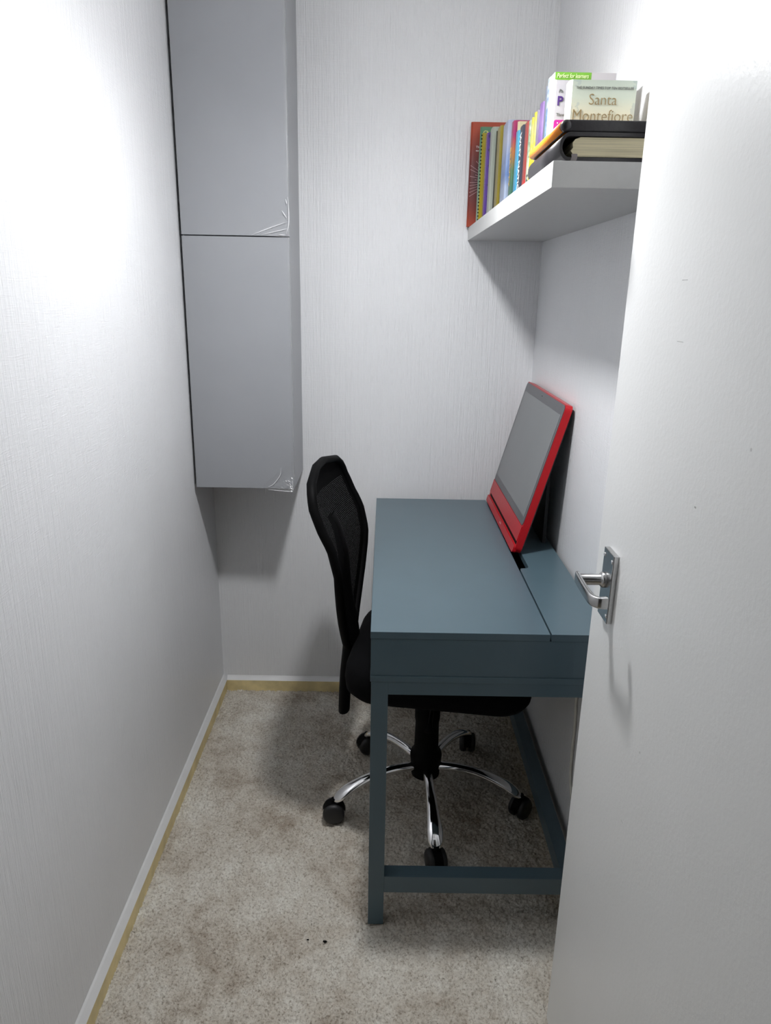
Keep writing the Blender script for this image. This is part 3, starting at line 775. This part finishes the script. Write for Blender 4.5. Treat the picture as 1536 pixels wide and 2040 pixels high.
B, h, th, dp = book('paperback', 'pale blue book with bare branches printed on its spine', 0.3140, 0.716, 0.080, 1.840, 0.14, G_('cov_blue', [(0, srgb(190, 205, 238)), (0.28, srgb(196, 212, 240)), (0.42, srgb(120, 152, 210)), (0.55, srgb(150, 176, 226)), (0.8, srgb(206, 214, 236)), (1, srgb(186, 196, 222))], spread=0.22, sc=30))
b = bmesh.new(); r = random.Random(8)
for k in range(16):
    p = Vector((-0.0012, r.uniform(0.01, 0.07), r.uniform(0.03, 0.12))); d = Vector((0, r.uniform(-1, 1) * 0.4, r.uniform(0.3, 1))).normalized(); s = Vector((0, -d.z, d.y)) * 0.0009; L = r.uniform(0.015, 0.05)
    b.faces.new([b.verts.new(q) for q in (p - s, p + d * L - s * 0.3, p + d * L + s * 0.3, p + s)])
from_bm('branch_print', b, print_mat('branch', srgb(92, 118, 176)), B)
B, h, th, dp = book('paperback', 'paperback lettered BEAUTY, magenta over orange and teal spine', 0.3190, 0.614, 0.036, 1.827, 0.14, G_('cov_beauty', [(0.0, srgb(98, 92, 108)), (0.12, srgb(104, 96, 110)), (0.15, srgb(60, 120, 104)), (0.45, srgb(92, 130, 92)), (0.66, srgb(196, 124, 66)), (0.8, srgb(190, 70, 90)), (0.84, srgb(172, 44, 110)), (1, srgb(186, 60, 110))], spread=0.05))
spine_text(B, th, 'BEAUTY', print_mat('ink_ochre', srgb(210, 176, 96)), h * 0.72, 0.088, 0.42)
book('paperback', 'cream and orange book peeping over the blue and navy spines', 0.3270, 0.576, 0.012, 1.822, 0.13, G_('cov_cream', [(0, srgb(214, 140, 60)), (0.8, srgb(220, 160, 80)), (0.88, srgb(228, 214, 170)), (1, srgb(226, 214, 176))], spread=0.1))
book('paperback', 'short bright cyan spined book left of the navy lettered book', 0.3225, 0.561, 0.036, 1.796, 0.13, G_('cov_cyan', [(0, srgb(150, 140, 140)), (0.12, srgb(190, 180, 176)), (0.16, srgb(60, 168, 214)), (1, srgb(96, 190, 226))], spread=0.03))
B, h, th, dp = book('paperback', 'navy paperback lettered WHY NATIONS in white', 0.3245, 0.519, 0.042, 1.798, 0.13, G_('cov_navy', [(0, srgb(44, 48, 64)), (1, srgb(56, 60, 76))]))
spine_text(B, th, 'WHY NATIONS', INK_W, h - 0.014, h - 0.022, 0.50, 0.015)
B, h, th, dp = book('paperback', 'red spined paperback with white patches near the shelf middle', 0.3270, 0.469, 0.032, 1.796, 0.13, G_('cov_red', [(0, srgb(196, 40, 34)), (0.30, srgb(200, 44, 38)), (0.31, srgb(170, 60, 50)), (0.6, srgb(168, 60, 52)), (1, srgb(176, 70, 60))], spread=0.02))
spine_text(B, th, 'HISTORIES', INK_W, h - 0.02, 0.12, 0.35) if False else None
B, h, th, dp = book('paperback', 'white book with a green speckled spine', 0.3285, 0.433, 0.024, 1.793, 0.13, G_('cov_wg', [(0.2, srgb(60, 70, 60)), (0.36, srgb(214, 220, 200)), (0.6, srgb(196, 210, 180)), (0.8, srgb(120, 150, 110)), (1, srgb(220, 224, 206))], spread=1.2, sc=90))
for k, (yf_, x_, zt_, t_, n_) in enumerate(((0.4065, 0.3293, 1.794, 0.019, 'bright yellow book with a dark speckled spine'), (0.384, 0.3303, 1.799, 0.022, 'yellow striped slim book beside the grey purple spine'))):
    book('slim_book', n_, x_, yf_, t_, zt_, 0.13, G_('cov_y%d' % k, [(0.1, srgb(90, 84, 30)), (0.3, srgb(222, 204, 40)), (0.62, srgb(226, 210, 60)), (0.8, srgb(200, 196, 130)), (1, srgb(224, 208, 60))], spread=0.9, sc=80))
book('slim_book', 'grey purple slim book beside the violet spine', 0.3313, 0.3575, 0.017, 1.798, 0.13, G_('cov_gp', [(0, srgb(110, 100, 124)), (0.7, srgb(130, 118, 140)), (1, srgb(150, 140, 160))], spread=0.7, sc=60))
book('paperback', 'violet spined book left of the tall blue grey pair', 0.3323, 0.338, 0.038, 1.805, 0.112, G_('cov_violet', [(0, srgb(120, 74, 150)), (0.5, srgb(130, 84, 158)), (0.78, srgb(150, 120, 180)), (1, srgb(128, 90, 160))], spread=0.3))
book('slim_book', 'slim slate grey book behind the blue patterned one', 0.3343, 0.2965, 0.011, 1.829, 0.112, G_('cov_slate', [(0, srgb(80, 92, 110)), (1, srgb(96, 104, 120))]), board=0.0012)
book('paperback', 'blue and white patterned spine beside the green and white cover', 0.3347, 0.2835, 0.028, 1.838, 0.112, G_('cov_bpat', [(0.25, srgb(60, 100, 150)), (0.5, srgb(150, 186, 220)), (0.75, srgb(70, 110, 160)), (0.9, srgb(214, 226, 236))], spread=1.4, sc=70))
# white exam guide with a green strip
B, h, th, dp = book('textbook', 'white textbook with a green top strip and magenta square, behind the pale novel', 0.3320, 0.2535, 0.048, 1.832, 0.116, G_('cov_white', [(0, srgb(236, 230, 238)), (1, srgb(240, 236, 242))]))
b = bmesh.new(); b.faces.new([b.verts.new(q) for q in ((0.0005, -0.0002, h - 0.013), (0.069, -0.0002, h - 0.013), (0.069, -0.0002, h), (0.0005, -0.0002, h))])
st = from_bm('green_strip', b, print_mat('strip_green', srgb(110, 168, 52)), B)
text_mesh('strip_text', 'Perfect for learners', print_mat('ink_lime', srgb(232, 244, 190)), B, (0.004, -0.0005, h - 0.0098), (1, 0, 0), (0, 0, 1), height=0.0076, shear=0.25, width=0.060)
text_mesh('cover_text', 'Pa', INK_GREY, B, (0.0095, -0.0003, h - 0.0345), (1, 0, 0), (0, 0, 1), height=0.0058, shear=0.25)
text_mesh('cover_text', 'P', INK_P, B, (0.0085, -0.0003, h - 0.0565), (1, 0, 0), (0, 0, 1), height=0.0160, bold=0.03)
text_mesh('cover_text', 'Thro', INK_GREY, B, (0.0075, -0.0003, h - 0.0745), (1, 0, 0), (0, 0, 1), height=0.0052)
b = bmesh.new(); a0, b0, s_ = 0.0045, h - 0.113, 0.032; r_ = 0.004
pp = []
for cx, cz, s0 in ((a0 + s_ - r_, b0 + s_ - r_, 0), (a0 + r_, b0 + s_ - r_, 90), (a0 + r_, b0 + r_, 180), (a0 + s_ - r_, b0 + r_, 270)):
    for i in range(5):
        t = math.radians(s0 + 22.5 * i); pp.append((cx + r_ * math.cos(t), -0.0003, cz + r_ * math.sin(t)))
b.faces.new([b.verts.new(q) for q in pp]); from_bm('magenta_square', b, print_mat('magenta', srgb(184, 24, 140)), B)
b = bmesh.new()
for i in range(4):
    for j in range(3):
        b.faces.new([b.verts.new((a0 + 0.007 + i * 0.006 + 0.0013 * math.cos(t), -0.0006, b0 + 0.0265 - j * 0.007 + 0.0013 * math.sin(t))) for t in (0.4, 1.4, 2.5, 3.5, 4.6, 5.6)])
from_bm('square_dots', b, INK_W, B)

# pale novel facing the camera
m, nt, bs = new_mat('pale_novel_cover')
tc = N(nt, 'ShaderNodeTexCoord'); sx = N(nt, 'ShaderNodeSeparateXYZ'); nt.links.new(tc.outputs['Generated'], sx.inputs[0])
f = noise(nt, coords(nt), 45, 5); f2 = noise(nt, coords(nt), 12, 3)
v = math_node(nt, 'ADD', sx.outputs[2], math_node(nt, 'MULTIPLY', math_node(nt, 'SUBTRACT', f2, 0.5), 0.1))
base = ramp(nt, v, [(0.5, srgb(232, 214, 180)), (0.66, srgb(228, 220, 190)), (0.84, srgb(204, 212, 194)), (1.0, srgb(190, 200, 186))])
mx = N(nt, 'ShaderNodeMix', data_type='RGBA')
edge = math_node(nt, 'MULTIPLY', math_node(nt, 'ABSOLUTE', math_node(nt, 'SUBTRACT', sx.outputs[0], 0.55)), 2.0)
fl = math_node(nt, 'MULTIPLY', math_node(nt, 'GREATER_THAN', math_node(nt, 'MULTIPLY', f, edge), 0.44), 0.35)
nt.links.new(fl, mx.inputs[0]); nt.links.new(base, mx.inputs[6]); mx.inputs[7].default_value = (*srgb(150, 166, 170), 1)
nt.links.new(mx.outputs[2], bs.inputs['Base Color']); bs.inputs['Roughness'].default_value = 0.3
B, h, th, dp = book('novel', 'pale green and cream novel facing the camera at the end of the row', 0.3505, 0.187, 0.037, 1.806, 0.122, m)
text_mesh('cover_line', 'THE SUNDAY TIMES TOP TEN BESTSELLER', INK_GREY, B, (0.064, -0.0003, h - 0.0150), (1, 0, 0), (0, 0, 1), height=0.0043, width=0.106, align='CENTER')
text_mesh('cover_name', 'Santa', INK_GOLD, B, (0.062, -0.0003, h - 0.0405), (1, 0, 0), (0, 0, 1), height=0.0178, width=0.051, align='CENTER', bold=-0.012)
text_mesh('cover_name', 'Montefiore', INK_GOLD, B, (0.064, -0.0003, h - 0.0680), (1, 0, 0), (0, 0, 1), height=0.0195, width=0.111, align='CENTER', bold=-0.012)
text_mesh('cover_script', 'The', INK_D, B, (0.040, -0.0003, h - 0.0905), (1, 0, 0), (0, 0, 1), height=0.014, width=0.030, shear=0.3, align='CENTER')
text_mesh('cover_script', 'Gul', INK_D, B, (0.078, -0.0003, h - 0.0905), (1, 0, 0), (0, 0, 1), height=0.014, width=0.030, shear=0.3, align='CENTER')

# ------------------------------------------------------------------ organiser and thin notebook lying at the near end
def organiser():
    y0, y1 = -0.1275, 0.128; x0, x1 = 0.2795, 0.487; z0 = SZ1 + 0.0003; hh = 0.0405
    O = empty('leather_organiser', (x0, y0, z0), 'thick black leather organiser with cream pages lying on the shelf end', 'organiser')
    L = x1 - x0; t = 0.0055
    out, inn = [], []
    rz = hh / 2
    out.append((L, 0)); inn.append((L, t))
    for i in range(13):
        a = math.radians(-90 - 180 * i / 12)
        out.append((0.016 + 0.016 * math.cos(a), rz + rz * math.sin(a))); inn.append((0.016 + 0.0115 * math.cos(a), rz + (rz - t) * math.sin(a)))
    out.append((L, hh)); inn.append((L, hh - t))
    b = bmesh.new(); bm_prism(b, out + inn[::-1], 1, 0, y1 - y0)
    lm = simple('black_leather', (0.016, 0.014, 0.017), 0.34, grain=0.2, gscale=220, bmp=0.25)
    from_bm('leather_cover', b, lm, O, True)
    for o in (O.children[-1],):
        for p in o.data.polygons: p.use_smooth = len(p.vertices) == 4
    b = bmesh.new(); pts = [(L - 0.006, 0.007)] + [(0.028, 0.0068), (0.022, 0.010), (0.0185, 0.015)] + [(0.0215, 0.019), (0.0205, 0.026), (0.024, 0.031), (0.032, hh - 0.0068)] + [(L - 0.006, hh - 0.0064)]
    bm_prism(b, pts, 1, 0.003, y1 - y0 - 0.004)
    from_bm('page_block', b, MAT['page_flat'], O)
    b = bmesh.new()
    w_ = [(0.0195, 0.0015, 0.0105), (0.0195, -0.0006, 0.006), (0.0185, -0.0010, 0.0015), (0.0175, -0.0012, 0.0004)]
    A = [b.verts.new((p[0], p[1], p[2])) for p in w_]; Bv = [b.verts.new((p[0] + 0.009, p[1], p[2])) for p in w_]
    for i in range(3): b.faces.new((A[i], A[i + 1], Bv[i + 1], Bv[i]))
    rb = from_bm('ribbon_marker', b, simple('ribbon', srgb(120, 112, 112), 0.4), O); rb['label'] = 'grey ribbon marker'
    # thin notebook on top
    z2 = z0 + hh + 0.0004; h2 = 0.0165; xa = 0.2795
    Nn = empty('thin_notebook', (xa, y0, z2), 'thin black notebook with an orange spine lying on the organiser', 'notebook')
    b = bmesh.new(); bm_box(b, (0.004, 0, 0), (0.190, 0.247, h2), 0.003, 3)
    from_bm('notebook_cover', b, lm, Nn, True)
    b = bmesh.new()
    prof = [(0.012, -0.0003), (0.006, 0.0002)] + [(0.006 + 0.0075 * math.cos(math.radians(a)), h2 / 2 + 0.0080 * math.sin(math.radians(a))) for a in (250, 225, 200, 180, 160, 135, 110)] + [(0.006, h2 + 0.0003), (0.012, h2 + 0.0004)]
    bm_prism(b, prof, 1, 0.010, 0.246)
    from_bm('orange_spine', b, simple('orange_cloth', srgb(240, 140, 14), 0.4, grain=0.05), Nn, True)
    b = bmesh.new(); bm_lathe(b, [(0.003, -0.002), (0.0078, 0.0), (0.0085, 0.003), (0.0085, 0.0102), (0.004, 0.0104)], 18, (0.0085, 0.0, h2 / 2), 1)
    from_bm('pen_loop', b, lm, Nn, True)
organiser()

# ------------------------------------------------------------------ small crumbs on the carpet
for k, (cx, cy, s) in enumerate(((-0.094, -0.049, 0.0042), (-0.134, -0.044, 0.0026))):
    b = bmesh.new(); bmesh.ops.create_icosphere(b, subdivisions=1, radius=s)
    for v in b.verts: v.co.x *= 1.0 + 0.6 * random.random(); v.co.y *= 0.6 + 0.5 * random.random(); v.co.z *= 0.55
    c = from_bm('carpet_crumb', b, MAT['black_plastic']); c.location = (cx, cy, s * 0.45)
    tag(c, ('larger dark crumb of fluff on the carpet left of the desk leg', 'smaller dark crumb of fluff on the carpet, farther from the desk leg')[k], 'crumb', 'crumbs on the carpet')
